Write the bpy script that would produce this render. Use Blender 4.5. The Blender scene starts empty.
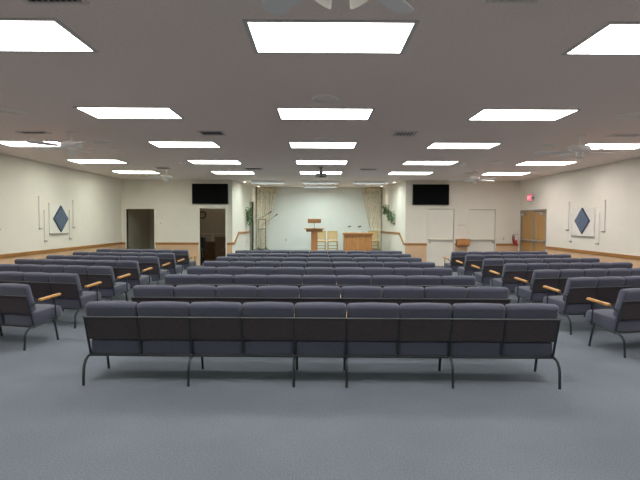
import bpy, bmesh, math, random
from mathutils import Vector, Matrix, Euler
random.seed(7)
PI = math.pi
R = math.radians
SC = bpy.context.scene
COL = SC.collection

# ------------------------------------------------------------------ materials
def srgb(r, g, b):
    f = lambda c: c/12.92 if c <= .04045 else ((c+.055)/1.055)**2.4
    return (f(r/255), f(g/255), f(b/255), 1)

def mat(name, col, rough=.6, metal=0, noise=None, amount=.15, bump=0, bscale=None, emit=0, spec=.5, sheen=0):
    m = bpy.data.materials.new(name); m.use_nodes = True
    nt = m.node_tree; b = nt.nodes['Principled BSDF']
    c = col if len(col) == 4 else (*col, 1)
    b.inputs['Base Color'].default_value = c
    b.inputs['Roughness'].default_value = rough
    b.inputs['Metallic'].default_value = metal
    b.inputs['Specular IOR Level'].default_value = spec
    if sheen:
        b.inputs['Sheen Weight'].default_value = sheen
        b.inputs['Sheen Roughness'].default_value = .5
    if emit:
        b.inputs['Emission Color'].default_value = c
        b.inputs['Emission Strength'].default_value = emit
    tc = nt.nodes.new('ShaderNodeTexCoord')
    if noise:
        n = nt.nodes.new('ShaderNodeTexNoise'); n.inputs['Scale'].default_value = noise
        n.inputs['Detail'].default_value = 4
        nt.links.new(tc.outputs['Object'], n.inputs['Vector'])
        r = nt.nodes.new('ShaderNodeValToRGB')
        r.color_ramp.elements[0].position = .3; r.color_ramp.elements[1].position = .7
        r.color_ramp.elements[0].color = (*[v*(1-amount) for v in c[:3]], 1)
        r.color_ramp.elements[1].color = (*[min(1, v*(1+amount)) for v in c[:3]], 1)
        nt.links.new(n.outputs['Fac'], r.inputs['Fac'])
        nt.links.new(r.outputs['Color'], b.inputs['Base Color'])
    if bump:
        n2 = nt.nodes.new('ShaderNodeTexNoise'); n2.inputs['Scale'].default_value = bscale or 80
        n2.inputs['Detail'].default_value = 3
        nt.links.new(tc.outputs['Object'], n2.inputs['Vector'])
        bp = nt.nodes.new('ShaderNodeBump'); bp.inputs['Strength'].default_value = bump
        bp.inputs['Distance'].default_value = .004
        nt.links.new(n2.outputs['Fac'], bp.inputs['Height'])
        nt.links.new(bp.outputs['Normal'], b.inputs['Normal'])
    return m

def wood(name, col, scale=6, axis=0, rough=.4, amount=.25):
    m = bpy.data.materials.new(name); m.use_nodes = True
    nt = m.node_tree; b = nt.nodes['Principled BSDF']
    b.inputs['Roughness'].default_value = rough
    tc = nt.nodes.new('ShaderNodeTexCoord'); mp = nt.nodes.new('ShaderNodeMapping')
    s = [scale*4]*3; s[axis] = scale*.35
    mp.inputs['Scale'].default_value = s
    n = nt.nodes.new('ShaderNodeTexNoise'); n.inputs['Scale'].default_value = 1.5
    n.inputs['Detail'].default_value = 5; n.inputs['Distortion'].default_value = .8
    r = nt.nodes.new('ShaderNodeValToRGB')
    r.color_ramp.elements[0].position = .3; r.color_ramp.elements[1].position = .72
    r.color_ramp.elements[0].color = (*[v*(1-amount) for v in col[:3]], 1)
    r.color_ramp.elements[1].color = (*[min(1, v*(1+amount*.6)) for v in col[:3]], 1)
    nt.links.new(tc.outputs['Object'], mp.inputs['Vector']); nt.links.new(mp.outputs['Vector'], n.inputs['Vector'])
    nt.links.new(n.outputs['Fac'], r.inputs['Fac']); nt.links.new(r.outputs['Color'], b.inputs['Base Color'])
    return m

def carpet_mat():
    m = bpy.data.materials.new('carpet'); m.use_nodes = True
    nt = m.node_tree; b = nt.nodes['Principled BSDF']
    b.inputs['Roughness'].default_value = .95; b.inputs['Specular IOR Level'].default_value = .1
    tc = nt.nodes.new('ShaderNodeTexCoord')
    n = nt.nodes.new('ShaderNodeTexNoise'); n.inputs['Scale'].default_value = 90; n.inputs['Detail'].default_value = 3
    w = nt.nodes.new('ShaderNodeTexNoise'); w.inputs['Scale'].default_value = 1.1; w.inputs['Detail'].default_value = 3
    for x in (n, w): nt.links.new(tc.outputs['Object'], x.inputs['Vector'])
    r = nt.nodes.new('ShaderNodeValToRGB')
    r.color_ramp.elements[0].position = .3; r.color_ramp.elements[1].position = .7
    r.color_ramp.elements[0].color = (*CARPET_A, 1); r.color_ramp.elements[1].color = (*CARPET_B, 1)
    nt.links.new(n.outputs['Fac'], r.inputs['Fac'])
    r2 = nt.nodes.new('ShaderNodeValToRGB')
    r2.color_ramp.elements[0].position = .3; r2.color_ramp.elements[1].position = .7
    r2.color_ramp.elements[0].color = (.9, .9, .9, 1); r2.color_ramp.elements[1].color = (1.06, 1.06, 1.06, 1)
    nt.links.new(w.outputs['Fac'], r2.inputs['Fac'])
    mx = nt.nodes.new('ShaderNodeMix'); mx.data_type = 'RGBA'; mx.blend_type = 'MULTIPLY'
    mx.inputs['Factor'].default_value = 1
    nt.links.new(r.outputs['Color'], mx.inputs['A']); nt.links.new(r2.outputs['Color'], mx.inputs['B'])
    nt.links.new(mx.outputs['Result'], b.inputs['Base Color'])
    bp = nt.nodes.new('ShaderNodeBump'); bp.inputs['Strength'].default_value = .5; bp.inputs['Distance'].default_value = .006
    nt.links.new(n.outputs['Fac'], bp.inputs['Height']); nt.links.new(bp.outputs['Normal'], b.inputs['Normal'])
    return m

def curtain_mat():
    m = bpy.data.materials.new('floral_curtain'); m.use_nodes = True
    nt = m.node_tree; b = nt.nodes['Principled BSDF']; b.inputs['Roughness'].default_value = .9
    tc = nt.nodes.new('ShaderNodeTexCoord')
    n = nt.nodes.new('ShaderNodeTexNoise'); n.inputs['Scale'].default_value = 9; n.inputs['Detail'].default_value = 2
    nt.links.new(tc.outputs['Object'], n.inputs['Vector'])
    r = nt.nodes.new('ShaderNodeValToRGB'); e = r.color_ramp.elements
    e[0].position = .36; e[0].color = srgb(206, 200, 176)
    e[1].position = .62; e[1].color = srgb(230, 216, 200)
    k = e.new(.44); k.color = srgb(240, 237, 222)
    k = e.new(.55); k.color = srgb(238, 232, 214)
    nt.links.new(n.outputs['Fac'], r.inputs['Fac']); nt.links.new(r.outputs['Color'], b.inputs['Base Color'])
    return m

def emis(name, col, strength):
    m = bpy.data.materials.new(name); m.use_nodes = True
    nt = m.node_tree; nt.nodes.clear()
    o = nt.nodes.new('ShaderNodeOutputMaterial'); e = nt.nodes.new('ShaderNodeEmission')
    e.inputs['Color'].default_value = (*col, 1); e.inputs['Strength'].default_value = strength
    nt.links.new(e.outputs[0], o.inputs['Surface'])
    return m

LAMP = 12.2
CARPET_A = (.136, .157, .182)
CARPET_B = (.202, .230, .266)
M = dict(
    wall=mat('wall_paint', (.785, .742, .65), .85, noise=2, amount=.02, bump=.15, bscale=60, spec=.2),
    alcove=mat('alcove_paint', (.80, .82, .77), .85, noise=2, amount=.02, spec=.2),
    wains=mat('wainscot_paint', (.68, .46, .29), .8, noise=2, amount=.04, spec=.2),
    ceil=mat('ceiling_texture', (.90, .775, .70), .95, noise=40, amount=.04, bump=.4, bscale=45, spec=.1),
    carpet=carpet_mat(),
    rail=wood('chair_rail_oak', (.39, .178, .046), 4, 1),
    railx=wood('chair_rail_oak_across', (.39, .178, .046), 4, 0),
    fabric=mat('bench_fabric', (.086, .090, .128), .95, noise=160, amount=.22, bump=.25, bscale=220, spec=.15, sheen=.25),
    board=mat('backboard_panel', (.066, .056, .063), .8, noise=60, amount=.15, spec=.25),
    steel=mat('dark_steel', (.035, .045, .05), .38, .35, noise=20, amount=.1),
    frame=mat('lamp_frame', (.62, .58, .55), .5),
    louver=mat('louver_grey', (.07, .07, .07), .8, spec=.1),
    olive=mat('door_olive', (.26, .26, .21), .6),
    railsteel=mat('rail_steel', (.13, .14, .145), .35, .4),  # the back rail's sheen is put into a lighter steel colour
    arm=wood('arm_oak', (.60, .30, .085), 10, 1, .35),
    oak=wood('pulpit_oak', (.50, .225, .075), 5, 2),
    oakdark=wood('oak_dark', (.30, .12, .04), 5, 0),
    maple=wood('chair_maple', (.56, .38, .15), 6, 2),
    seatpad=mat('cream_pad', (.60, .45, .235), .9, noise=40, amount=.08),
    door_oak=wood('door_oak', (.47, .26, .085), 3, 2),
    doorwhite=mat('door_white', (.78, .745, .655), .55, noise=3, amount=.015),
    grey=mat('grey_metal', (.36, .345, .32), .45, .5),
    chrome=mat('brushed_metal', (.55, .55, .53), .35, .8),
    white=mat('white_enamel', (.88, .85, .82), .45),
    offwhite=mat('offwhite_plastic', (.66, .64, .56), .5),
    trimwhite=mat('trim_white', (.77, .73, .63), .6),
    black=mat('black_plastic', (.012, .012, .013), .4),
    screen=mat('tv_screen', (.003, .003, .0035), .5, spec=.05),
    dark=mat('dark_gap', (.03, .03, .03), .8),
    panel=mat('art_panel', (.77, .735, .67), .8, noise=5, amount=.02),
    strip=mat('art_strip', (.78, .735, .67), .7),
    blue=mat('art_blue', (.10, .135, .20), .8, noise=20, amount=.22),
    blueedge=mat('art_blue_edge', (.03, .045, .08), .7),
    red=mat('extinguisher_red', (.55, .03, .03), .35),
    exitw=mat('exit_housing', (.7, .66, .64), .5),
    leaf=mat('leaf_green', (.11, .18, .085), .6, noise=12, amount=.5),
    basket=mat('basket_weave', (.22, .14, .07), .8, noise=60, amount=.3),
    curtain=curtain_mat(),
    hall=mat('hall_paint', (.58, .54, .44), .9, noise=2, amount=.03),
    browndesk=wood('brown_desk', (.16, .08, .035), 4, 0),
    glass=mat('fan_glass', (.86, .85, .82), .3),
    ventdark=mat('vent_dark', (.05, .05, .05), .7),
    vent=mat('vent_metal', (.72, .64, .59), .6),
    speaker=mat('speaker_grille', (.88, .78, .71), .8, noise=300, amount=.2),
    speakerrim=mat('speaker_rim', (.92, .86, .80), .6),
)
LIGHTMATS = dict(
    warm=emis('lamp_rose', (1.0, .94, .935), LAMP),
    mid=emis('lamp_white', (.985, 1.0, .945), LAMP),
    green=emis('lamp_green', (.935, 1.0, .885), LAMP),
    cool=emis('lamp_cool', (.86, 1.0, .96), LAMP*1.15),
    can=emis('lamp_can', (1.0, .95, .82), 14),
)
g = M['glass']; nt = g.node_tree; tr = nt.nodes.new('ShaderNodeBsdfTranslucent'); tr.inputs['Color'].default_value = (.95, .93, .9, 1)
mx = nt.nodes.new('ShaderNodeMixShader'); mx.inputs[0].default_value = .5
out = next(x for x in nt.nodes if x.type == 'OUTPUT_MATERIAL')
nt.links.new(nt.nodes['Principled BSDF'].outputs[0], mx.inputs[1]); nt.links.new(tr.outputs[0], mx.inputs[2]); nt.links.new(mx.outputs[0], out.inputs['Surface'])
EXITMAT = emis('exit_glow', (1.0, .10, .17), 1.1)

# ------------------------------------------------------------------ mesh helpers
class MB:
    def __init__(s): s.bm = bmesh.new()
    def _x(s, verts, mtx): bmesh.ops.transform(s.bm, matrix=mtx, verts=verts)
    def box(s, a, b, bev=0, seg=2, mtx=None):
        t = bmesh.new()
        bmesh.ops.create_cube(t, size=1)
        c = [(a[i]+b[i])/2 for i in range(3)]; d = [abs(b[i]-a[i]) for i in range(3)]
        bmesh.ops.scale(t, vec=d, verts=t.verts); bmesh.ops.translate(t, vec=c, verts=t.verts)
        if bev: bmesh.ops.bevel(t, geom=t.edges[:]+t.verts[:], offset=min(bev, min(d)*.49), segments=seg, profile=.5, affect='EDGES')
        if mtx: bmesh.ops.transform(t, matrix=mtx, verts=t.verts)
        s.merge(t); return s
    def merge(s, t):
        me = bpy.data.meshes.new('tmp'); t.to_mesh(me); t.free()
        s.bm.from_mesh(me); bpy.data.meshes.remove(me)
    def cushion(s, a, b, bev, puff=.012, mtx=None, n=5):
        """soft padded block: subdivided rounded box with swollen faces"""
        t = bmesh.new()
        c = Vector([(a[i]+b[i])/2 for i in range(3)]); d = Vector([abs(b[i]-a[i]) for i in range(3)])
        bmesh.ops.create_cube(t, size=2)
        bmesh.ops.subdivide_edges(t, edges=t.edges[:], cuts=n, use_grid_fill=True)
        for v in t.verts:
            p = v.co.copy()
            h = [d[i]/2 for i in range(3)]
            # remap grid so the outermost cells make the rounding
            q = Vector([math.copysign(abs(p[i])**.55, p[i])*h[i] if p[i] else 0 for i in range(3)])
            inner = Vector([max(-(h[i]-bev), min(h[i]-bev, q[i])) for i in range(3)])
            o = q - inner
            if o.length > 1e-6: q = inner + o.normalized()*bev
            # puff
            for i in range(3):
                j, k = (i+1) % 3, (i+2) % 3
                w = max(0, 1-(q[j]/h[j])**2)*max(0, 1-(q[k]/h[k])**2)
                if abs(p[i]) > .999 and d[i] < max(d)*.95: q[i] += math.copysign(puff*w, p[i])
            v.co = q + c
        if mtx: bmesh.ops.transform(t, matrix=mtx, verts=t.verts)
        s.merge(t); return s
    def pad(s, x0, x1, prof, end=.012, mtx=None):
        """padded block: a rounded (y, z) outline swept along x with softened ends"""
        cy = sum(p[0] for p in prof)/len(prof); cz = sum(p[1] for p in prof)/len(prof)
        hy = max(abs(p[0]-cy) for p in prof); hz = max(abs(p[1]-cz) for p in prof)
        st = [(0, 1.0), (.35, .55), (1, .15), (1.9, 0)]
        xs = [(x0+end*a, f*end) for a, f in st] + [((x0+x1)/2, -.006)] + [(x1-end*a, f*end) for a, f in st[::-1]]
        rings = []
        for x, sh in xs:
            ring = []
            for y, z in prof:
                fy, fz = 1-sh/hy, 1-sh/hz
                v = s.bm.verts.new((x, cy+(y-cy)*fy, cz+(z-cz)*fz)); ring.append(v)
            rings.append(ring)
        n = len(prof)
        for a, b in zip(rings, rings[1:]):
            for k in range(n): s.bm.faces.new((a[k], a[(k+1) % n], b[(k+1) % n], b[k]))
        s.bm.faces.new(rings[0][::-1]); s.bm.faces.new(rings[-1])
        if mtx: bmesh.ops.transform(s.bm, matrix=mtx, verts=[v for r in rings for v in r])
        return s
    def tube(s, pts, r, n=8, caps=True):
        pts = [Vector(p) for p in pts]; rings = []
        rr = r if isinstance(r, (list, tuple)) else [r]*len(pts)
        up = None
        for i, p in enumerate(pts):
            d = (pts[min(i+1, len(pts)-1)] - pts[max(i-1, 0)]).normalized()
            if up is None:
                up = Vector((0, 0, 1)) if abs(d.z) < .9 else Vector((1, 0, 0))
            u = d.cross(up).normalized(); w = u.cross(d).normalized(); up = w
            rings.append([s.bm.verts.new(p + (u*math.cos(2*PI*k/n) + w*math.sin(2*PI*k/n))*rr[i]) for k in range(n)])
        for a, b in zip(rings, rings[1:]):
            for k in range(n): s.bm.faces.new((a[k], a[(k+1) % n], b[(k+1) % n], b[k]))
        if caps:
            s.bm.faces.new(rings[0][::-1]); s.bm.faces.new(rings[-1])
        return s
    def lathe(s, prof, n=24, o=(0, 0, 0), mtx=None):
        """prof: list of (radius, z)"""
        o = Vector(o); rings = []; nv = []
        for r, z in prof:
            if r < 1e-5:
                v = s.bm.verts.new((0, 0, z)); rings.append([v]); nv.append(v)
            else:
                g = [s.bm.verts.new((r*math.cos(2*PI*k/n), r*math.sin(2*PI*k/n), z)) for k in range(n)]
                rings.append(g); nv += g
        for a, b in zip(rings, rings[1:]):
            for k in range(n):
                a0, a1 = a[k % len(a)], a[(k+1) % len(a)]; b0, b1 = b[k % len(b)], b[(k+1) % len(b)]
                f = [a0, a1, b1, b0]; f = [v for i, v in enumerate(f) if v not in f[:i]]
                if len(f) > 2: s.bm.faces.new(f)
        for v in nv:
            if mtx: v.co = mtx @ v.co
            v.co += o
        return s
    def prism(s, poly, axis, lo, hi):
        """extrude a 2-D outline along an axis"""
        def P(u, v, t):
            return {0: (t, u, v), 1: (u, t, v), 2: (u, v, t)}[axis]
        a = [s.bm.verts.new(P(u, v, lo)) for u, v in poly]; b = [s.bm.verts.new(P(u, v, hi)) for u, v in poly]
        s.bm.faces.new(a[::-1]); s.bm.faces.new(b); n = len(a)
        for k in range(n): s.bm.faces.new((a[k], a[(k+1) % n], b[(k+1) % n], b[k]))
        return s
    def build(s, name, m, parent=None, smooth=False, loc=None):
        bmesh.ops.recalc_face_normals(s.bm, faces=s.bm.faces)
        if smooth:
            for f in s.bm.faces: f.smooth = True
        me = bpy.data.meshes.new(name)
        if loc is not None: bmesh.ops.translate(s.bm, vec=-Vector(loc), verts=s.bm.verts)
        s.bm.to_mesh(me); s.bm.free(); me.materials.append(m)
        if smooth and smooth != 'all':
            try: me.set_sharp_from_angle(angle=R(40))
            except Exception: pass
        o = bpy.data.objects.new(name, me); COL.objects.link(o)
        if loc is not None: o.location = loc
        if parent: o.parent = parent
        return o

def tag(o, label=None, cat=None, group=None, kind=None):
    for k, v in (('label', label), ('category', cat), ('group', group), ('kind', kind)):
        if v: o[k] = v
    return o
def empty(name, loc, label, cat, group=None, rz=0):
    e = bpy.data.objects.new(name, None); COL.objects.link(e)
    e.location = loc; e.rotation_euler = (0, 0, rz); e.empty_display_size = .1
    return tag(e, label, cat, group)
def struct(o): o['kind'] = 'structure'; return o
def copy_tree(o, parent=None):
    c = o.copy(); COL.objects.link(c)
    if parent: c.parent = parent
    for ch in list(o.children): copy_tree(ch, c)
    return c
def rotz(a): return Matrix.Rotation(a, 4, 'Z')
def trs(loc, rz=0, rx=0, ry=0): return Matrix.Translation(loc) @ Euler((rx, ry, rz)).to_matrix().to_4x4()

# ------------------------------------------------------------------ room dimensions (metres)
CH = 3.05                       # ceiling height
XL, XR = -6.95, 7.20            # side walls
YF, YB = 16.8, -3.3             # front wall, wall behind the camera
AL = ((-3.03, YF), (-2.62, 20.3)); AR = ((3.13, YF), (2.74, 20.3)); YA = 20.3
ST = .36                        # stage height
T = .14

m = MB(); m.box((XL-.2, YB-.2, -.1), (XR+.2, 21.4, 0)); struct(m.build('floor', M['carpet']))
m = MB(); m.box((XL-.2, YB-.2, CH), (XR+.2, 21.4, CH+.1)); struct(m.build('ceiling', M['ceil']))
m = MB(); m.box((XL-T, YB-T, 0), (XL, YF+T, CH)); struct(m.build('wall_left', M['wall']))
DY0, DY1, DH = 14.85, 16.68, 1.98
m = MB(); m.box((XR, YB-T, 0), (XR+T, DY0, CH)); m.box((XR, DY1, 0), (XR+T, YF+T, CH)); m.box((XR, DY0, DH), (XR+T, DY1, CH))
struct(m.build('wall_right', M['wall']))
m = MB(); m.box((XL, YB-T, 0), (XR, YB, CH)); struct(m.build('wall_back', M['wall']))

O1 = (-6.78, -5.80, 2.01); O2 = (-4.18, -3.27, 2.035)
m = MB()
for x0, x1, z0 in ((XL, O1[0], 0), (O1[0], O1[1], O1[2]), (O1[1], O2[0], 0), (O2[0], O2[1], O2[2]), (O2[1], AL[0][0], 0)):
    m.box((x0, YF, z0), (x1, YF+T, CH))
struct(m.build('wall_front', M['wall']))
D1 = (3.93, 4.86, 2.045); D2 = (5.39, 6.335, 2.033)
m = MB()
for x0, x1, z0 in ((AR[0][0], D1[0], 0), (D1[0], D1[1], D1[2]), (D1[1], D2[0], 0), (D2[0], D2[1], D2[2]), (D2[1], XR, 0)):
    m.box((x0, YF, z0), (x1, YF+T, CH))
struct(m.build('wall_front_right', M['wall']))

# alcove walls; the left one has a doorway
def lerp2(a, b, t): return (a[0]+(b[0]-a[0])*t, a[1]+(b[1]-a[1])*t)
def xleft(y): return AL[0][0]+(y-YF)*(AL[1][0]-AL[0][0])/(YA-YF)
def xright(y): return AR[0][0]+(y-YF)*(AR[1][0]-AR[0][0])/(YA-YF)
def skew_box(m, xf, y0, y1, z0, z1, off0, off1):
    vs = [(xf(y0)+off0, y0), (xf(y0)+off1, y0), (xf(y1)+off1, y1), (xf(y1)+off0, y1)]
    m.prism(vs, 2, z0, z1)
AD0, AD1, ADZ = 19.12, 19.76, ST+2.03
m = MB()
skew_box(m, xleft, YF, AD0, 0, CH, -T, 0); skew_box(m, xleft, AD0, AD1, ADZ, CH, -T, 0); skew_box(m, xleft, AD1, YA, 0, CH, -T, 0)
struct(m.build('wall_alcove_left', M['wall']))
m = MB(); skew_box(m, xright, YF, YA, 0, CH, 0, T); struct(m.build('wall_alcove_right', M['wall']))
m = MB(); m.box((-2.8, YA, 0), (2.9, YA+T, CH)); struct(m.build('wall_alcove_back', M['alcove']))
# stage platform with one step
m = MB()
m.prism([(xleft(17.45), 17.45), (xright(17.45), 17.45), (xright(YA), YA), (xleft(YA), YA)], 2, 0, ST)
struct(m.build('floor_stage', M['carpet']))
m = MB(); m.prism([(xleft(17.12), 17.12), (xright(17.12), 17.12), (xright(17.45), 17.45), (xleft(17.45), 17.45)], 2, 0, ST/2)
struct(m.build('floor_stage_step', M['carpet']))
# alcove doorway: jamb + recessed olive slab
m = MB()
skew_box(m, xleft, AD1, AD1+.05, ST, ADZ+.05, -T, .012); skew_box(m, xleft, AD0-.05, AD0, ST, ADZ+.05, -T, .012)
skew_box(m, xleft, AD0, AD1, ADZ, ADZ+.05, -T, .012)
struct(m.build('trim_1', M['trimwhite']))

m = MB(); skew_box(m, xleft, AD0, AD1, ST, ADZ, -.09, -.05); struct(m.build('door_5', M['olive']))
# chair rails and wainscot
RZ0, RZ1 = .745, .835
m = MB(); m.box((XL, YB, RZ0), (XL+.028, YF, RZ1), .006); struct(m.build('trim_2', M['rail']))
m = MB(); m.box((XR-.028, YB, RZ0), (XR, DY0-.06, RZ1), .006); struct(m.build('trim_3', M['rail']))
m = MB(); m.box((XL, YB, .0), (XL+.008, YF, RZ0)); struct(m.build('trim_4', M['wains']))
m = MB(); m.box((XR-.008, YB, 0), (XR, DY0-.06, RZ0)); struct(m.build('trim_5', M['wains']))
n = 6
for x0, x1 in ((XL+.03, O1[0]-.04), (O1[1]+.04, O2[0]-.04), (O2[1]+.05, AL[0][0]), (AR[0][0], D1[0]-.03), (D1[1]+.03, D2[0]-.03), (D2[1]+.03, XR-.03)):
    m = MB(); m.box((x0, YF-.028, RZ0), (x1, YF, RZ1-.01), .006); struct(m.build('trim_%d' % n, M['railx'])); n += 1
    m = MB(); m.box((x0, YF-.008, 0), (x1, YF, RZ0)); struct(m.build('trim_%d' % n, M['wains'])); n += 1
# rails that climb the stage steps on both angled alcove walls
def stair_rail(xf, s, pts, name):
    m = MB(); h = .042
    lo = [(y, z-h) for y, z in pts]; hi = [(y, z+h) for y, z in pts][::-1]
    poly = lo + hi
    a = [m.bm.verts.new((xf(y), y, z)) for y, z in poly]; b = [m.bm.verts.new((xf(y)+s*.03, y, z)) for y, z in poly]
    k = len(poly)
    for i in range(k): m.bm.faces.new((a[i], a[(i+1) % k], b[(i+1) % k], b[i]))
    q = len(pts)
    for i in range(q-1):
        for L in (a, b): m.bm.faces.new((L[i], L[i+1], L[k-2-i], L[k-1-i]))
    return struct(m.build(name, M['rail']))
stair_rail(xleft, 1, [(YF, .79), (17.02, .79), (17.55, 1.15), (AD0-.06, 1.15)], 'trim_%d' % n); n += 1
stair_rail(xright, -1, [(YF, .79), (16.95, .79), (17.5, 1.15), (YA, 1.15)], 'trim_%d' % n); n += 1

# casings of the two front openings
for o in (O1, O2):
    m = MB(); w = .045
    m.box((o[0]-w, YF-.012, 0), (o[0], YF+T, o[2]+w)); m.box((o[1], YF-.012, 0), (o[1]+w, YF+T, o[2]+w)); m.box((o[0], YF-.012, o[2]), (o[1], YF+T, o[2]+w))
    struct(m.build('trim_%d' % n, M['trimwhite'])); n += 1

# rooms behind the openings
HY = 19.6
m = MB()
m.box((XL-.05, YF+T, 0), (XL, HY, CH)); m.box((-5.62, YF+T, 0), (-5.57, 21, CH)); m.box((XL-.05, HY, 0), (-5.57, HY+.05, CH))
struct(m.build('wall_hall', M['hall']))
m = MB(); OBY = 20.6
m.box((-5.57, OBY, 0), (-2.95, OBY+.05, CH)); m.box((-3.19, YF+T, 0), (-3.16, OBY, CH))
struct(m.build('wall_office', M['hall']))
m = MB(); m.box((-5.5, OBY-.02, 1.02), (-3.25, OBY, 1.07)); m.box((-4.63, OBY-.02, .3), (-4.52, OBY, 1.02)); m.box((-4.95, OBY-.015, .3), (-4.92, OBY, 1.02))
struct(m.build('trim_%d' % n, M['trimwhite'])); n += 1

def room_lamp(loc, e, col):  # unseen fill light, added to brighten a room behind an opening
    l = bpy.data.lights.new('room_lamp', 'POINT'); l.energy = e; l.color = col; l.shadow_soft_size = .12
    o = bpy.data.objects.new('room_lamp', l); COL.objects.link(o); o.location = loc
room_lamp((-4.0, 18.9, 2.8), 5.5, (1, .88, .72))
room_lamp((-6.5, 19.0, 2.85), 1.2, (1, .95, .8))
# ------------------------------------------------------------------ white doors on the front wall
def white_door(o, idx, knob_right):
    m = MB()
    m.box((o[0]+.008, YF+.02, .01), (o[1]-.008, YF+.06, .952)); m.box((o[0]+.008, YF+.02, .962), (o[1]-.008, YF+.06, o[2]-.012))
    d = struct(m.build('door_%d' % idx, M['doorwhite']))
    m = MB(); m.box((o[0]+.01, YF-.085, .955), (o[1]-.03, YF+.02, .985), .006); m.box((o[0]+.03, YF-.012, .92), (o[1]-.05, YF+.02, .955), .004)
    m.build('door_shelf', M['trimwhite'], d)
    kx = o[1]-.07 if knob_right else o[0]+.07
    m = MB(); m.lathe([(.028, 0), (.028, .008), (.012, .012), (.012, .03), (.028, .04), (.03, .055), (.02, .066), (0, .068)], 14, (kx, YF+.02, .86), Matrix.Rotation(R(90), 4, 'X'))
    m.build('door_knob', M['grey'], d, True)
    m = MB(); w = .04
    m.box((o[0]-w, YF-.01, 0), (o[0], YF+.02, o[2]+w)); m.box((o[1], YF-.01, 0), (o[1]+w, YF+.02, o[2]+w)); m.box((o[0], YF-.01, o[2]), (o[1], YF+.02, o[2]+w))
    m.build('door_frame', M['trimwhite'], d)
    m = MB(); m.box((o[0], YF+.062, 0), (o[1], YF+.07, o[2])); m.build('door_backing', M['dark'], d)  # dark sheet stands in for the shade in the door gaps
white_door(D1, 1, False); white_door(D2, 2, True)

# double oak exit doors on the right wall
ym = 15.745
def oak_leaf(y0, y1, idx, hinge):
    m = MB(); m.box((XR+.03, y0, .01), (XR+.075, y1, DH-.022)); d = struct(m.build('door_%d' % idx, M['door_oak']))
    m = MB(); m.box((XR-.04, y0+.06, .945), (XR+.0, y1-.06, .995), .012)
    m.box((XR-.02, y0+.03, .93), (XR+.03, y0+.11, 1.01), .008); m.box((XR-.02, y1-.11, .93), (XR+.03, y1-.03, 1.01), .008)
    m.build('push_bar', M['grey'], d)
    m = MB(); c = y1-.28 if hinge else y0+.12
    m.box((XR-.03, c, DH-.16), (XR+.03, c+.24, DH-.09), .008)
    m.tube([(XR-.02, c+.05, DH-.085), (XR-.10, c+.25 if not hinge else c-.02, DH-.075), (XR+.0, c+.38 if not hinge else c-.12, DH-.07)], .012, 6)
    m.build('door_closer', M['chrome'], d)
oak_leaf(DY0+.022, ym-.024, 3, False); oak_leaf(ym+.024, DY1-.022, 4, True)
m = MB()
m.box((XR-.012, DY0-.025, 0), (XR+.1, DY0+.022, DH+.025)); m.box((XR-.012, DY1-.022, 0), (XR+.1, DY1+.025, DH+.025)); m.box((XR-.012, DY0, DH-.022), (XR+.1, DY1, DH+.025))
m.box((XR-.005, ym-.024, 0), (XR+.1, ym+.024, DH-.022)); m.box((XR+.08, DY0, 0), (XR+.1, DY1, DH))
struct(m.build('trim_%d' % n, M['grey'])); n += 1

# ------------------------------------------------------------------ benches
ANG = math.atan2(.285, .96)
PIV = Vector((0, .175, .29))
def backmtx(): return Matrix.Translation(PIV) @ Matrix.Rotation(ANG, 4, 'X')   # local: y = forward of back face, z = up the back
ORD = ['first', 'second', 'third', 'fourth', 'fifth', 'sixth', 'seventh', 'eighth', 'ninth']

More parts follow.
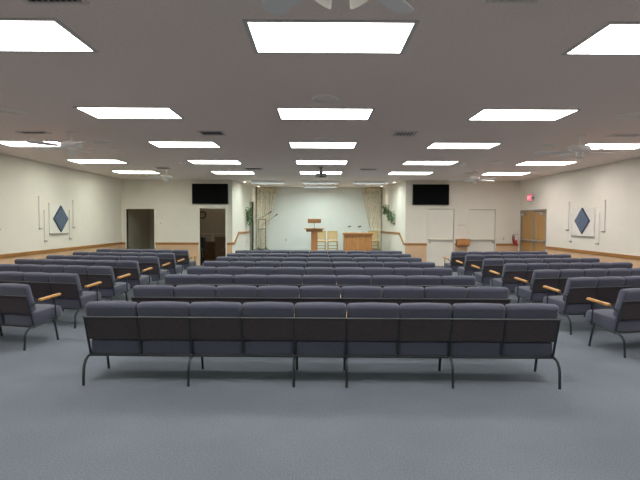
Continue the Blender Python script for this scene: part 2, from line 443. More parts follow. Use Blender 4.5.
def round_outline(y0, z0, y1, z1, radii, n=5):
    """rounded rectangle, corner radii in order (y0,z0), (y1,z0), (y1,z1), (y0,z1)"""
    out = []
    for (cx, cz, sx, sz, a0), r in zip(((y0, z0, 1, 1, 180), (y1, z0, -1, 1, 270), (y1, z1, -1, -1, 0), (y0, z1, 1, -1, 90)), radii):
        for k in range(n+1):
            a = R(a0+90*k/n); out.append((cx+sx*r+r*math.cos(a), cz+sz*r+r*math.sin(a)))
    return out
def make_bench(nseat, pitch, legs_at, arms_at, label, group):
    root = empty('upholstered_bench', (0, 0, 0), label, 'bench', group)
    L = nseat*pitch; xs = [-L/2+i*pitch for i in range(nseat+1)]
    bmx = backmtx()
    for i in range(nseat):
        x0, x1 = xs[i]+.004, xs[i+1]-.004
        m = MB(); m.pad(x0, x1, round_outline(-.022, .145, .085, .513, (.012, .03, .045, .036)), .020, bmx); m.build('back_cushion', M['fabric'], root, 'all')
        m = MB(); m.box((x0+.004, -.034, .148), (x1-.004, -.0225, .385), .003, 1, bmx); m.build('backboard', M['board'], root)
        m = MB(); t = Matrix.Translation((0, .15, .272)) @ Matrix.Rotation(R(4), 4, 'X')
        m.pad(x0, x1, round_outline(-.010, -.008, .475, .152, (.022, .04, .05, .035)), .018, t); m.build('seat_cushion', M['fabric'], root, 'all')
    for i in legs_at:
        x = xs[i]
        pts = [(x, 0, .0), (x, .004, .08), (x, .010, .16), (x, .020, .195), (x, .046, .233), (x, .085, .255), (x, .13, .262), (x, .19, .267)]
        m = MB(); m.tube(pts, .0135, 8); m.build('leg', M['steel'], root, True)
        m = MB(); m.tube([(x, .44, .308), (x, .463, .292), (x, .49, .2), (x, .53, 0)], .0135, 8); m.build('leg', M['steel'], root, True)
        m = MB(); m.tube([(x, .13, .262), (x, .30, .278), (x, .45, .302), (x, .53, .315)], .0135, 8); m.build('side_rail', M['steel'], root, True)
    for i in range(nseat+1):
        m = MB(); m.box((xs[i]-.010, -.040, -.035), (xs[i]+.010, -.022, .40), .003, 1, bmx); m.build('back_upright', M['steel'], root)
    q = bmx @ Vector((0, -.044, .396))
    m = MB(); m.tube([(-L/2-.02, q.y, q.z), (L/2+.02, q.y, q.z)], .0065, 8); m.build('back_rail', M['railsteel'], root, True)
    m = MB(); m.tube([(-L/2-.01, .145, .258), (L/2+.01, .145, .258)], .0135, 8); m.build('seat_rail', M['steel'], root, True)
    m = MB(); m.tube([(-L/2-.01, .50, .292), (L/2+.01, .50, .292)], .0135, 8); m.build('seat_rail', M['steel'], root, True)
    for i in arms_at:
        s = -1 if i == 0 else (1 if i == nseat else 0); x = xs[i]+s*.03
        m = MB(); m.box((x-.026, -.17, -.016), (x+.026, .17, .016), .010, 2, Matrix.Translation((0, .375, .597)) @ Matrix.Rotation(R(4.5), 4, 'X'))
        a = m.build('armrest', M['arm'], root); a['label'] = 'orange oak armrest'
        m = MB(); m.tube([(x, .47, .315), (x, .462, .45), (x, .45, .595)], .010, 8); m.build('arm_post', M['steel'], a, True)
        m = MB(); m.tube([(xs[i], .105, .525), (x, .19, .56), (x, .30, .58)], .010, 8); m.build('arm_bracket', M['steel'], a, True)
    return root

def place(o, x, y, rz, label): o.location = (x, y, 0); o.rotation_euler = (0, 0, rz); o['label'] = label; return o
CENTER_Y = [4.43, 5.60, 6.78, 7.96, 9.13, 10.31, 11.50, 12.70]
P = .503
proto = make_bench(9, P, (0, 2, 4, 5, 7, 9), (0, 4, 5, 9), 'x', 'nine-seat benches in the middle block')
for k, y in enumerate(CENTER_Y):
    o = proto if k == 0 else copy_tree(proto)
    lab = ('long nine-seat blue-grey bench nearest the camera, its whole back in view' if k == 0 else
           'long nine-seat blue-grey bench farthest back in the middle block, before the stage' if k == 7 else
           'nine-seat blue-grey bench in the middle block, %s row from the camera' % ORD[k])
    place(o, .03, y, R(-1.0), lab)
SP, SN = .452, 6
side = make_bench(SN, SP, (0, 2, 4, 6), (0, 6), 'x', 'six-seat benches by the left wall')
LEFT = [(-3.55, 5.69, 13.5), (-3.55, 6.88, 12), (-3.54, 8.02, 11), (-3.54, 9.19, 9.5), (-3.52, 10.33, 8.7), (-3.53, 11.53, 8.5), (-3.55, 12.85, 8.5)]
RIGHT = [(3.59, 5.43, 13), (3.56, 6.55, 11.5), (3.57, 7.64, 10), (3.55, 8.82, 8.5), (3.57, 10.0, 7.5), (3.58, 11.25, 6.5), (3.57, 12.42, 6.5)]
h = SN*SP/2
for k, (x, y, deg) in enumerate(LEFT):
    aL = R(-deg)
    o = side if k == 0 else copy_tree(side)
    lab = ('six-seat blue-grey bench of the left block nearest the camera, cut by the photo edge' if k == 0 else
           'six-seat blue-grey bench of the left block nearest the stage and doorway' if k == 6 else
           'six-seat blue-grey bench in the left block, %s row from the camera' % ORD[k])
    place(o, x-h*math.cos(aL), y-h*math.sin(aL), aL, lab)
for k, (x, y, deg) in enumerate(RIGHT):
    aR = R(deg)
    o = copy_tree(side); o['group'] = 'six-seat benches by the right wall'
    lab = ('six-seat blue-grey bench of the right block nearest the camera, cut by the photo edge' if k == 0 else
           'six-seat blue-grey bench of the right block nearest the white doors' if k == 6 else
           'six-seat blue-grey bench in the right block, %s row from the camera' % ORD[k])
    place(o, x+h*math.cos(aR), y+h*math.sin(aR), aR, lab)

# ------------------------------------------------------------------ ceiling lights
COLS = [(-6.04, -4.86, 'far left'), (-3.14, -1.95, 'left'), (-.52, .71, 'middle'), (2.17, 3.40, 'right'), (5.06, 6.28, 'far right')]
ROWS = [(.9, 1.53, ''), (3.55, 4.16, ''), (6.22, 6.82, ''), (8.84, 9.44, ''), (11.47, 12.10, ''), (13.95, 14.62, '')]
def troffer(x0, x1, y0, y1, lm, label, group):
    cx, cy = (x0+x1)/2, (y0+y1)/2
    root = empty('ceiling_light', (cx, cy, CH), label, 'ceiling light', group)
    m = MB(); f = .035; hx, hy = (x1-x0)/2, (y1-y0)/2
    for a, b in (((-hx-f, -hy-f), (hx+f, -hy)), ((-hx-f, hy), (hx+f, hy+f)), ((-hx-f, -hy), (-hx, hy)), ((hx, -hy), (hx+f, hy))):
        m.box((*a, -.008), (*b, 0))
    m.build('frame', M['frame'], root)
    m = MB(); m.box((-hx, -hy, -.007), (hx, hy, -.001)); m.build('diffuser', LIGHTMATS[lm], root)
DIST = ['out of frame', 'nearest the camera', 'second from the camera', 'third from the camera', 'fourth from the camera', 'fifth from the camera']
for ri, (y0, y1, _) in enumerate(ROWS):
    for ci, (x0, x1, cn) in enumerate(COLS):
        if ri < 1 and ci in (0, 4): continue
        lm = {1: 'warm', 2: 'mid'}.get(ri, 'green' if ci < 3 else 'mid')
        if ci == 4 or (ci == 0 and ri <= 3): lm = 'warm'
        if ri == 0: lab = 'lit white ceiling panel of the %s column, overhead beyond the top edge' % cn
        else: lab = 'lit white ceiling panel in the %s column, %s' % (cn, DIST[ri])
        troffer(x0, x1, y0, y1, lm, lab, 'recessed ceiling light panels')
# alcove lights: deep surface-mounted boxes above the stage
def deep_light(x0, x1, y0, y1, label):
    root = empty('stage_light', ((x0+x1)/2, (y0+y1)/2, CH), label, 'ceiling light', 'shallow box lights over the stage')
    hx, hy, t, d = (x1-x0)/2, (y1-y0)/2, .02, .075
    m = MB()
    m.box((-hx, -hy, -d), (hx, -hy+t, 0)); m.box((-hx, hy-t, -d), (hx, hy, 0)); m.box((-hx, -hy+t, -d), (-hx+t, hy-t, 0)); m.box((hx-t, -hy+t, -d), (hx, hy-t, 0))
    m.build('housing', M['white'], root)
    m = MB(); g = t+.004
    m.box((-hx+t, -hy+t, -d+.004), (hx-t, -hy+g, -.014)); m.box((-hx+t, hy-g, -d+.004), (hx-t, hy-t, -.014)); m.box((-hx+t, -hy+g, -d+.004), (-hx+g, hy-g, -.014)); m.box((hx-g, -hy+g, -d+.004), (hx-t, hy-g, -.014))
    m.build('baffle', M['louver'], root)
    m = MB(); m.box((-hx+t, -hy+t, -.012), (hx-t, hy-t, -.002)); m.build('diffuser', LIGHTMATS['cool'], root)
deep_light(-2.40, -1.20, 17.0, 17.6, 'dim boxed ceiling light over the stage on the left')
deep_light(-.56, .76, 17.0, 17.6, 'dim boxed ceiling light over the middle of the stage')
deep_light(1.30, 2.55, 17.0, 17.6, 'dim boxed ceiling light over the stage on the right')
deep_light(-.58, .78, 18.8, 19.35, 'dim boxed ceiling light above the pulpit nearest the back wall')
# small downlights grazing the angled alcove walls
def can(x, y, label, e):
    root = empty('downlight', (x, y, CH), label, 'downlight', 'round downlights beside the stage walls')
    m = MB(); m.lathe([(.055, 0), (.075, 0), (.075, -.012), (.055, -.012), (.055, 0)], 20); m.build('trim_ring', M['white'], root)
    m = MB(); m.lathe([(0, -.002), (.053, -.002), (.053, -.006), (0, -.006)], 20); m.build('lamp', LIGHTMATS['can'], root)
    l = bpy.data.lights.new('downlight_beam', 'SPOT'); l.energy = e; l.spot_size = R(80); l.spot_blend = .6; l.color = (1, .93, .78); l.shadow_soft_size = .05
    o = bpy.data.objects.new('downlight_beam', l); COL.objects.link(o); o.parent = root; o.location = (0, 0, -.03)
can(xleft(19.75)+.22, 19.75, 'small downlight in front of the left curtain', 11)
can(xleft(17.6)+.22, 17.6, 'small downlight above the left stage stair rail', 5)
can(xright(19.4)-.22, 19.4, 'small downlight in front of the right curtain', 11)
can(xright(17.5)-.22, 17.5, 'small downlight above the right stage stair rail', 5)

# ------------------------------------------------------------------ ceiling vents, speakers, detectors
def vent(x0, x1, y0, y1, label, slats=6):
    cx, cy = (x0+x1)/2, (y0+y1)/2; hx, hy = (x1-x0)/2, (y1-y0)/2
    root = empty('ceiling_vent', (cx, cy, CH), label, 'vent', 'ceiling air vents')
    m = MB(); f = .03
    for a, b in (((-hx, -hy), (hx, -hy+f)), ((-hx, hy-f), (hx, hy)), ((-hx, -hy+f), (-hx+f, hy-f)), ((hx-f, -hy+f), (hx, hy-f))):
        m.box((*a, -.012), (*b, 0))
    m.build('frame', M['vent'], root)
    m = MB(); m.box((-hx+f, -hy+f, -.003), (hx-f, hy-f, -.0005)); m.build('duct_opening', M['ventdark'], root)  # flat dark plate, painted as the shade inside the duct
    for k in range(slats):
        x = -hx+f+(k+.5)*(2*hx-2*f)/slats
        m = MB(); m.box((-.010, -hy+f, -.001), (.010, hy-f, .001), mtx=trs((x, 0, -.010), 0, 0, R(35))); m.build('slat', M['vent'], root)
vent(-1.97, -1.56, 7.75, 8.12, 'dark square ceiling vent left of the middle, by the third light panels')
vent(1.25, 1.64, 7.75, 8.12, 'dark square ceiling vent right of the middle, by the third light panels')
vent(-4.98, -4.5, 7.84, 8.06, 'ceiling vent beside the near left ceiling fan')
vent(4.93, 5.42, 7.86, 8.08, 'ceiling vent beside the near right ceiling fan')
vent(-2.03, -1.54, 13.0, 13.4, 'far ceiling vent between the fifth left and middle light panels')
vent(1.18, 1.65, 13.05, 13.45, 'far ceiling vent between the fifth middle and right light panels')
vent(-1.97, -1.55, 2.85, 3.27, 'slatted ceiling vent at the top edge, left of the nearest fan', 9)
vent(1.12, 1.46, 2.85, 3.21, 'slatted ceiling vent at the top edge, right of the nearest fan', 9)
vent(-4.5, -4.1, 13.0, 13.3, 'ceiling vent above the far left ceiling fan')
vent(4.35, 4.75, 14.0, 14.3, 'ceiling vent behind the far right ceiling fan')

def speaker(x, y, r, label):
    root = empty('ceiling_speaker', (x, y, CH), label, 'speaker', 'round ceiling speakers')
    m = MB(); m.lathe([(r*.82, 0), (r, 0), (r, -.006), (r*.95, -.014), (r*.82, -.012), (r*.82, 0)], 32); m.build('rim', M['speakerrim'], root, True)
    m = MB(); m.lathe([(r*.82, -.003), (r*.5, -.007), (0, -.009), (0, -.001), (r*.82, -.001)], 32); m.build('grille', M['speaker'], root, True)
speaker(.10, 5.72, .17, 'round ceiling speaker in front of the second middle light panel')
speaker(.11, 8.45, .16, 'round ceiling speaker in front of the third middle light panel')
speaker(.11, 11.0, .16, 'round ceiling speaker in front of the fourth middle light panel')
speaker(-4.09, 6.40, .17, 'round ceiling speaker at the left photo edge, nearest on that side')
speaker(-4.05, 8.92, .16, 'round ceiling speaker just right of the near left ceiling fan')
speaker(4.29, 6.52, .17, 'round ceiling speaker at the right photo edge, nearest on that side')
speaker(4.40, 9.05, .16, 'round ceiling speaker just left of the near right ceiling fan')
speaker(4.40, 11.7, .16, 'round ceiling speaker above the far right ceiling fan')
def detector(x, y, label):
    m = MB(); m.lathe([(0, 0), (.06, 0), (.062, -.02), (.045, -.04), (0, -.044)], 20)
    tag(m.build('smoke_detector', M['white'], None, True, (0, 0, 0)), label, 'smoke detector', 'smoke detectors').location = (x, y, CH)
detector(-3.40, 11.85, 'small white smoke detector left of the fourth left light panel')
detector(3.66, 12.0, 'small white smoke detector right of the fourth right light panel')

# ------------------------------------------------------------------ ceiling fans
def fan(x, y, rot, Rb, label, lights, drop=.0):
    root = empty('ceiling_fan', (x, y, CH), label, 'ceiling fan', 'white ceiling fans')
    m = MB(); m.lathe([(0, 0), (.07, 0), (.072, -.02), (.05, -.05), (.02, -.06), (0, -.06)], 20); m.build('canopy', M['white'], root, True)
    m = MB(); m.tube([(0, 0, -.05), (0, 0, -.13-drop)], .013, 10); m.build('downrod', M['white'], root, True)
    z = -.11-drop
    m = MB(); m.lathe([(0, z), (.05, z), (.10, z-.015), (.155, z-.03), (.165, z-.05), (.165, z-.075), (.15, z-.095), (.09, z-.105), (.06, z-.12), (.06, z-.15), (0, z-.15)], 28)
    m.build('motor', M['white'], root, True)
    zb = z-.105
    for k in range(5):
        a = rot+k*2*PI/5; mt = Matrix.Translation((0, 0, zb)) @ rotz(a)
        m = MB()
        prof = [(.24, -.05), (.30, -.062), (Rb-.06, -.072), (Rb-.015, -.06), (Rb, -.03), (Rb, .03), (Rb-.015, .06), (Rb-.06, .072), (.30, .062), (.24, .05)]
        m.prism(prof, 2, -.003, .003)
        bmesh.ops.transform(m.bm, matrix=mt @ Matrix.Rotation(R(11), 4, 'X'), verts=m.bm.verts)
        b = m.build('blade', M['white'], root)
        m = MB(); m.prism([(.12, -.015), (.22, -.02), (.30, -.035), (.32, 0), (.30, .035), (.22, .02), (.12, .015)], 2, -.010, -.004)
        bmesh.ops.transform(m.bm, matrix=mt @ Matrix.Rotation(R(11), 4, 'X'), verts=m.bm.verts)
        m.build('blade_bracket', M['white'], b)
    zl = z-.15
    if lights:
        m = MB(); m.lathe([(0, zl), (.05, zl), (.055, zl-.03), (.03, zl-.05), (0, zl-.05)], 18); kit = m.build('light_kit', M['white'], root, True)
        for k in range(4):
            a = R(45)+k*PI/2
            mt = Matrix.Translation((.06*math.cos(a), .06*math.sin(a), zl-.02)) @ rotz(a) @ Matrix.Rotation(R(-48), 4, 'Y')
            m = MB(); m.lathe([(.018, 0), (.028, -.015), (.042, -.05), (.052, -.085), (.066, -.115), (.062, -.115), (.047, -.083), (.036, -.05), (.02, -.02)], 18, (0, 0, 0), mt)
            m.build('glass_shade', M['glass'], kit, True)
    else:
        m = MB(); m.lathe([(0, zl), (.045, zl), (.05, zl-.02), (.07, zl-.035), (.06, zl-.06), (.03, zl-.075), (0, zl-.078)], 18); m.build('light_kit', M['glass'], root, True)
        m = MB(); m.tube([(.03, -.02, zl-.06), (.03, -.02, zl-.12)], .002, 5); m.build('pull_chain', M['chrome'], root)
fan(-4.12, 7.97, R(165), .70, 'white ceiling fan on the left, nearer of the two there', False, .03)
fan(4.42, 7.99, R(15), .70, 'white ceiling fan on the right, nearer of the two there', False, .06)
fan(-4.30, 13.54, R(186), .70, 'far white ceiling fan above the left front opening', False, .04)
fan(4.49, 13.6, R(20), .70, 'far white ceiling fan above the white doors', False, .04)
fan(.11, 2.25, R(270), .68, 'white ceiling fan with glass shades at the top edge, nearest the camera', True, .04)

# ------------------------------------------------------------------ projector
root = empty('ceiling_projector', (.09, 12.9, CH), 'black projector on a pole hung from the ceiling near the stage', 'projector')
m = MB(); m.lathe([(0, 0), (.06, 0), (.06, -.015), (.02, -.02), (0, -.02)], 16); m.tube([(0, 0, -.01), (0, 0, -.16)], .018, 8); m.build('mount', M['black'], root, True)
m = MB(); m.box((-.15, -.13, -.265), (.15, .14, -.165), .035, 4); pb = m.build('body', M['black'], root, True)
m = MB(); m.lathe([(.045, 0), (.05, .02), (.05, .05), (.035, .052), (.0, .04)], 16, (-.09, -.12, -.225), Matrix.Rotation(R(90), 4, 'X')); m.build('lens', M['black'], pb, True)
m = MB(); m.lathe([(.045, 0), (.05, .02), (.05, .05), (.035, .052), (.0, .04)], 16, (.09, -.12, -.225), Matrix.Rotation(R(90), 4, 'X')); m.build('cooling_vent', M['black'], pb, True)
m = MB(); m.box((-.05, -.05, -.17), (.05, .05, -.11), .01); m.build('bracket', M['black'], root)

# ------------------------------------------------------------------ televisions
def tv(x0, x1, z0, z1, label):
    cx, cz = (x0+x1)/2, (z0+z1)/2; yb = YF-.10
    root = empty('television', (cx, YF, cz), label, 'television', 'wall televisions')
    hx, hz = (x1-x0)/2, (z1-z0)/2
    m = MB(); m.box((-hx, -.10, -hz), (hx, -.045, hz), .008); m.build('casing', M['black'], root)
    m = MB(); m.box((-hx+.012, -.1025, -hz+.018), (hx-.012, -.1, hz-.012)); m.build('screen', M['screen'], root)
    m = MB(); m.box((-.25, -.045, -.2), (.25, -.002, .2)); m.build('wall_bracket', M['black'], root)
tv(-4.43, -3.16, 2.19, 2.905, 'black wall television above the left dark office doorway')
tv(3.36, 4.65, 2.185, 2.915, 'black wall television above the white door near the stage')

# ------------------------------------------------------------------ wall art
def wall_panel(name, wx, s, y0, y1, z0, z1, t, mt, label, cat, group=None):
    m = MB(); m.box((0, -(y1-y0)/2, 0), (s*t, (y1-y0)/2, z1-z0), .003, 1)
    o = m.build(name, M[mt]); o.location = (wx, (y0+y1)/2, z0)
    return tag(o, label, cat, group) if label else o
def art(wx, s, panel, dia, strips, side):
    y0, y1, z0, z1 = panel
    root = empty('wall_art', (wx, (y0+y1)/2, z0), 'white square wall panel with a blue diamond on the %s wall' % side, 'wall art', 'diamond wall panels')
    m = MB(); m.box((0, -(y1-y0)/2, 0), (s*.03, (y1-y0)/2, z1-z0), .004, 1); m.build('panel', M['panel'], root)
    dy0, dy1, dz0, dz1 = dia; cy = (y0+y1)/2
    pts = lambda k: [((dy0+dy1)/2-cy, dz0-z0-k), (dy1-cy+k, (dz0+dz1)/2-z0), ((dy0+dy1)/2-cy, dz1-z0+k), (dy0-cy-k, (dz0+dz1)/2-z0)]
    m = MB(); m.prism(pts(0), 0, *sorted((s*.03, s*.06))); m.build('diamond', M['blueedge'], root)
    m = MB(); m.prism(pts(-.02), 0, *sorted((s*.06, s*.064))); m.build('diamond_face', M['blue'], root)
    m = MB(); m.box((0, -(y1-y0)/2, -.018), (s*.045, (y1-y0)/2, 0)); m.build('ledge', M['grey'], root)
    for (a, b, c, d, lab) in strips:
        r = empty('wall_strip', (wx, (a+b)/2, c), lab, 'wall strip', 'white strips around the diamond panels')
        m = MB(); m.box((0, -(b-a)/2, 0), (s*.032, (b-a)/2, d-c), .004, 1); m.build('strip', M['strip'], r)
        m = MB(); m.box((0, -(b-a)/2, -.03), (s*.036, (b-a)/2, 0), .003, 1); m.build('end_cap', M['grey'], r)
art(XL, 1, (12.24, 13.13, 1.245, 2.04), (12.39, 13.11, 1.275, 1.99),
    [(11.80, 11.90, 1.39, 2.19, 'upper white wall strip left of the left wall diamond'),
     (12.02, 12.12, 1.075, 1.85, 'lower white wall strip left of the left wall diamond'),
     (13.23, 13.33, 1.09, 1.88, 'lower white wall strip right of the left wall diamond'),
     (13.43, 13.53, 1.40, 2.17, 'upper white wall strip right of the left wall diamond'),
     (10.24, 10.34, 1.40, 2.19, 'white wall strip at the left edge of the photo')], 'left')
art(XR, -1, (12.21, 13.27, 1.22, 1.99), (12.39, 13.10, 1.27, 1.98),
    [(13.47, 13.60, 1.38, 2.17, 'upper white wall strip left of the right wall diamond'),
     (13.30, 13.42, 1.06, 1.84, 'lower white wall strip left of the right wall diamond'),
     (12.01, 12.15, 1.05, 1.83, 'lower white wall strip right of the right wall diamond'),
     (11.77, 11.91, 1.37, 2.15, 'upper white wall strip right of the right wall diamond')], 'right')

# ------------------------------------------------------------------ small wall fixtures
def plate(name, loc, rz, label, cat, w=.075, hgt=.115, group=None, matl='offwhite'):
    r = empty(name, loc, label, cat, group, rz)
    m = MB(); m.box((-w/2, -.008, -hgt/2), (w/2, 0, hgt/2), .003, 1); m.build('plate', M[matl], r)
    for k in (-1, 1):
        m = MB(); m.box((-.014, -.010, k*.025-.012), (.014, -.008, k*.025+.012)); m.build('socket', M['grey'], r)
plate('wall_outlet', (6.64, YF, .99), 0, 'small wall switch plate right of the far white door', 'outlet')
plate('wall_outlet', (-1.35, YA, .80), 0, 'outlet low on the pale stage back wall', 'outlet')
plate('wall_outlet', (xright(18.9), 18.9, .80), R(-96.4), 'outlet under the right stage stair rail', 'outlet')
plate('wall_outlet', (xleft(18.7), 18.7, .78), R(96.7), 'outlet under the left stage stair rail', 'outlet')
r = empty('thermostat', (-5.59, YF, 1.51), 'small white thermostat between the two dark openings', 'thermostat')
m = MB(); m.box((-.075, -.03, -.045), (.075, .01, .045), .006); m.build('case', M['white'], r)
m = MB(); m.box((-.01, -.032, -.015), (.05, -.03, .02)); m.build('display', M['grey'], r)
r = empty('wall_bracket', (5.12, YF, 1.47), 'thin grey ledge on the wall between the two white doors', 'bracket')
m = MB(); m.box((-.12, -.05, 0), (.12, 0, .012), .002, 1); m.build('ledge', M['grey'], r)
m = MB(); m.box((-.12, -.006, .012), (.12, 0, .13), .002, 1); m.build('backplate', M['trimwhite'], r)
r = empty('wooden_box', (5.155, YF, .735), 'brown wooden box mounted between the two white doors', 'box')
m = MB(); m.box((-.225, -.20, .05), (.225, 0, .225), .006); m.build('body', M['oak'], r)
m = MB(); m.box((-.22, -.205, 0), (.205, 0, .05), .006); m.build('base_rail', M['oakdark'], r)
m = MB(); m.box((-.235, -.21, .225), (.235, 0, .245), .004); m.box((-.10, -.16, .245), (.10, -.04, .26), .004); m.build('lid', M['oak'], r)

r = empty('fire_extinguisher', (7.02, YF-.02, .78), 'red fire extinguisher hung on the wall beside the oak doors', 'fire extinguisher')
m = MB(); m.lathe([(0, 0), (.058, 0), (.062, .015), (.062, .26), (.05, .30), (.02, .325), (.02, .34), (0, .34)], 20, (0, -.08, 0)); tank = m.build('tank', M['red'], r, True)
m = MB(); m.box((-.04, -.147, .17), (.04, -.138, .30), .003); m.build('instruction_label', M['white'], tank)
m = MB(); m.box((-.05, -.10, .34), (.03, -.06, .36), .004); m.box((-.06, -.10, .375), (.04, -.06, .39), .004, mtx=Matrix.Rotation(R(8), 4, 'Y')); m.build('handle', M['black'], r)
m = MB(); m.tube([(-.02, -.08, .35), (-.08, -.09, .36), (-.105, -.10, .28), (-.095, -.10, .16), (-.07, -.10, .05)], .017, 8); m.build('hose', M['black'], r, True)
m = MB(); m.lathe([(0, 0), (.035, 0), (.035, .012), (0, .012)], 14, (0, -.10, .335), Matrix.Rotation(R(90), 4, 'X')); m.build('gauge', M['white'], r)
m = MB(); m.box((-.02, -.02, .1), (.02, .02, .3)); m.build('wall_hook', M['black'], r)

# exit sign above the oak doors
r = empty('exit_sign', (XR, 15.93, 2.30), 'glowing red EXIT sign above the oak double doors', 'exit sign')
m = MB(); m.box((-.055, -.19, 0), (0, .19, .23), .006); m.build('housing', M['exitw'], r)
m = MB(); m.box((-.058, -.17, .02), (-.055, .17, .21)); face = m.build('face', EXITMAT, r)
def letter_bars(ch):
    w, hh, t = .05, .11, .014
    if ch == 'E': return [((0, 0), (t, hh)), ((0, 0), (w, t)), ((0, hh/2-t/2), (w*.85, hh/2+t/2)), ((0, hh-t), (w, hh))]
    if ch == 'I': return [((w/2-t/2, 0), (w/2+t/2, hh))]
    if ch == 'T': return [((0, hh-t), (w, hh)), ((w/2-t/2, 0), (w/2+t/2, hh))]
LETTER = emis('exit_letters', (1.0, .55, .58), 1.3)
for k, ch in enumerate('EXIT'):
    m = MB(); y0 = .135-k*.072
    if ch == 'X':
        for sgn in (1, -1):
            m.box((-.061, -.007, -.06), (-.058, .007, .06), mtx=Matrix.Translation((0, y0-.025, .115)) @ Matrix.Rotation(R(sgn*24), 4, 'X'))
    else:
        for a, b in letter_bars(ch): m.box((-.061, y0-b[0], .06+a[1]), (-.058, y0-a[0], .06+b[1]))
    m.build('letter_%s' % ch.lower(), LETTER, face)
m = MB(); m.box((-.10, -.30, .05), (-.02, -.20, .14), .02); m.build('emergency_lamp', M['grey'], r)
m = MB(); m.box((-.03, -.07, -.10), (0, .03, -.04), .006); m.build('test_unit', M['exitw'], r)

# ------------------------------------------------------------------ stage furniture
def chair(x, y, rz, label):
    r = empty('wooden_chair', (x, y, ST), label, 'chair', 'pale wooden chairs on the stage', rz)
    w, d = .185, .20
    for sx in (-1, 1):
        m = MB(); m.box((sx*w-.02, -d-.02, 0), (sx*w+.02, -d+.02, .43), .006); m.build('leg', M['maple'], r)
        m = MB(); m.box((sx*w-.02, d-.02, 0), (sx*w+.02, d+.02, .45), .006)
        m.box((sx*w-.02, -.02, 0), (sx*w+.02, .02, .41), .006, mtx=Matrix.Translation((0, d, .43)) @ Matrix.Rotation(R(-8), 4, 'X')); m.build('leg', M['maple'], r)
    m = MB(); m.box((-w-.03, -d-.04, .41), (w+.03, d+.02, .44), .008); m.build('seat', M['maple'], r)
    m = MB(); m.cushion((-w-.01, -d-.02, .435), (w+.01, d-.02, .475), .018, .008); m.build('seat_pad', M['seatpad'], r, 'all')
    mt = Matrix.Translation((0, d, .43)) @ Matrix.Rotation(R(-8), 4, 'X')
    m = MB(); m.box((-w+.02, -.014, .08), (w-.02, .014, .38), .008, mtx=mt); m.build('backrest', M['seatpad'], r)
    m = MB(); m.box((-w-.02, -.02, .365), (w+.02, .02, .42), .01, mtx=mt); m.build('top_rail', M['maple'], r)
    for z in (.14, .26):
        m = MB(); m.box((-w, -d-.012, z), (w, -d+.012, z+.03), .004); m.build('stretcher', M['maple'], r)
    for sx in (-1, 1):
        m = MB(); m.box((sx*w-.012, -d, .18), (sx*w+.012, d, .21), .004); m.build('stretcher', M['maple'], r)
# chairs face the congregation (their front is -Y)
chair(.13, 18.95, 0, 'pale wooden chair half hidden behind the pulpit')
chair(.61, 19.0, 0, 'pale wooden chair standing free between pulpit and table')
chair(2.27, 19.05, 0, 'pale wooden chair beside the right curtain behind the table')

r = empty('pulpit', (-.12, 18.0, ST), 'oak pulpit with a wide top and narrow column', 'pulpit')
m = MB(); m.box((-.125, -.13, .06), (.125, .15, .84), .008); m.build('column', M['oak'], r)
m = MB(); m.box((-.26, -.24, 0), (.26, .25, .06), .01); m.build('base', M['oak'], r)
m = MB(); m.box((-.31, -.22, .84), (.31, .22, .935), .008); m.build('apron', M['oakdark'], r)
m = MB(); m.box((-.375, -.27, .935), (.375, .27, .97), .008); m.build('top', M['oak'], r)
r = empty('book_rest', (-.12, 18.0, ST+.97), 'small oak reading stand on a thin stem atop the pulpit', 'reading stand')
m = MB(); m.lathe([(0, 0), (.09, 0), (.09, .012), (.015, .02), (0, .02)], 18); m.build('foot', M['grey'], r, True)
m = MB(); m.tube([(0, 0, .01), (0, 0, .25)], .012, 8); m.build('stem', M['grey'], r, True)
m = MB(); m.box((-.25, -.16, -.012), (.25, .16, .012), .006, mtx=Matrix.Translation((0, .02, .285)) @ Matrix.Rotation(R(-24), 4, 'X'))
m.box((-.25, -.165, .20), (.25, -.14, .33), .005); m.build('tray', M['oakdark'], r)

r = empty('stage_table', (1.565, 18.4, ST), 'oak panelled table on the right of the stage', 'table')
m = MB(); m.box((-.58, -.28, .745), (.58, .30, .80), .008); m.build('tabletop', M['oak'], r)
m = MB(); m.box((-.535, -.22, .0), (-.005, -.195, .745), .004); m.build('front_panel', M['oak'], r)
m = MB(); m.box((.0, -.22, 0), (.535, -.195, .745), .004); m.build('front_panel', M['oak'], r)
for s in (-1, 1):
    m = MB(); m.box((s*.535-.0125, -.195, 0), (s*.535+.0125, .26, .745), .004); m.build('side_panel', M['oak'], r)
m = MB(); m.box((-.57, -.285, .72), (.57, -.262, .745), .003); m.build('edge_band', M['oakdark'], r)
def deskmic(x, label):
    r = empty('desk_microphone', (x, 18.35, ST+.80), label, 'microphone', 'desk microphones on the stage table')
    m = MB(); m.lathe([(0, 0), (.05, 0), (.052, .012), (.03, .022), (.014, .05), (0, .05)], 18); m.build('base', M['white'], r, True)
    m = MB(); m.tube([(0, 0, .04), (0, 0, .14), (-.005, -.01, .21)], .010, 8); m.build('stem', M['offwhite'], r, True)
    m = MB(); m.tube([(-.07, -.01, .225), (-.03, -.012, .235), (.06, -.014, .245)], [.018, .026, .022], 10); m.build('head', M['black'], r, True)
deskmic(1.245, 'left desk microphone on the oak stage table'); deskmic(1.635, 'right desk microphone on the oak stage table')

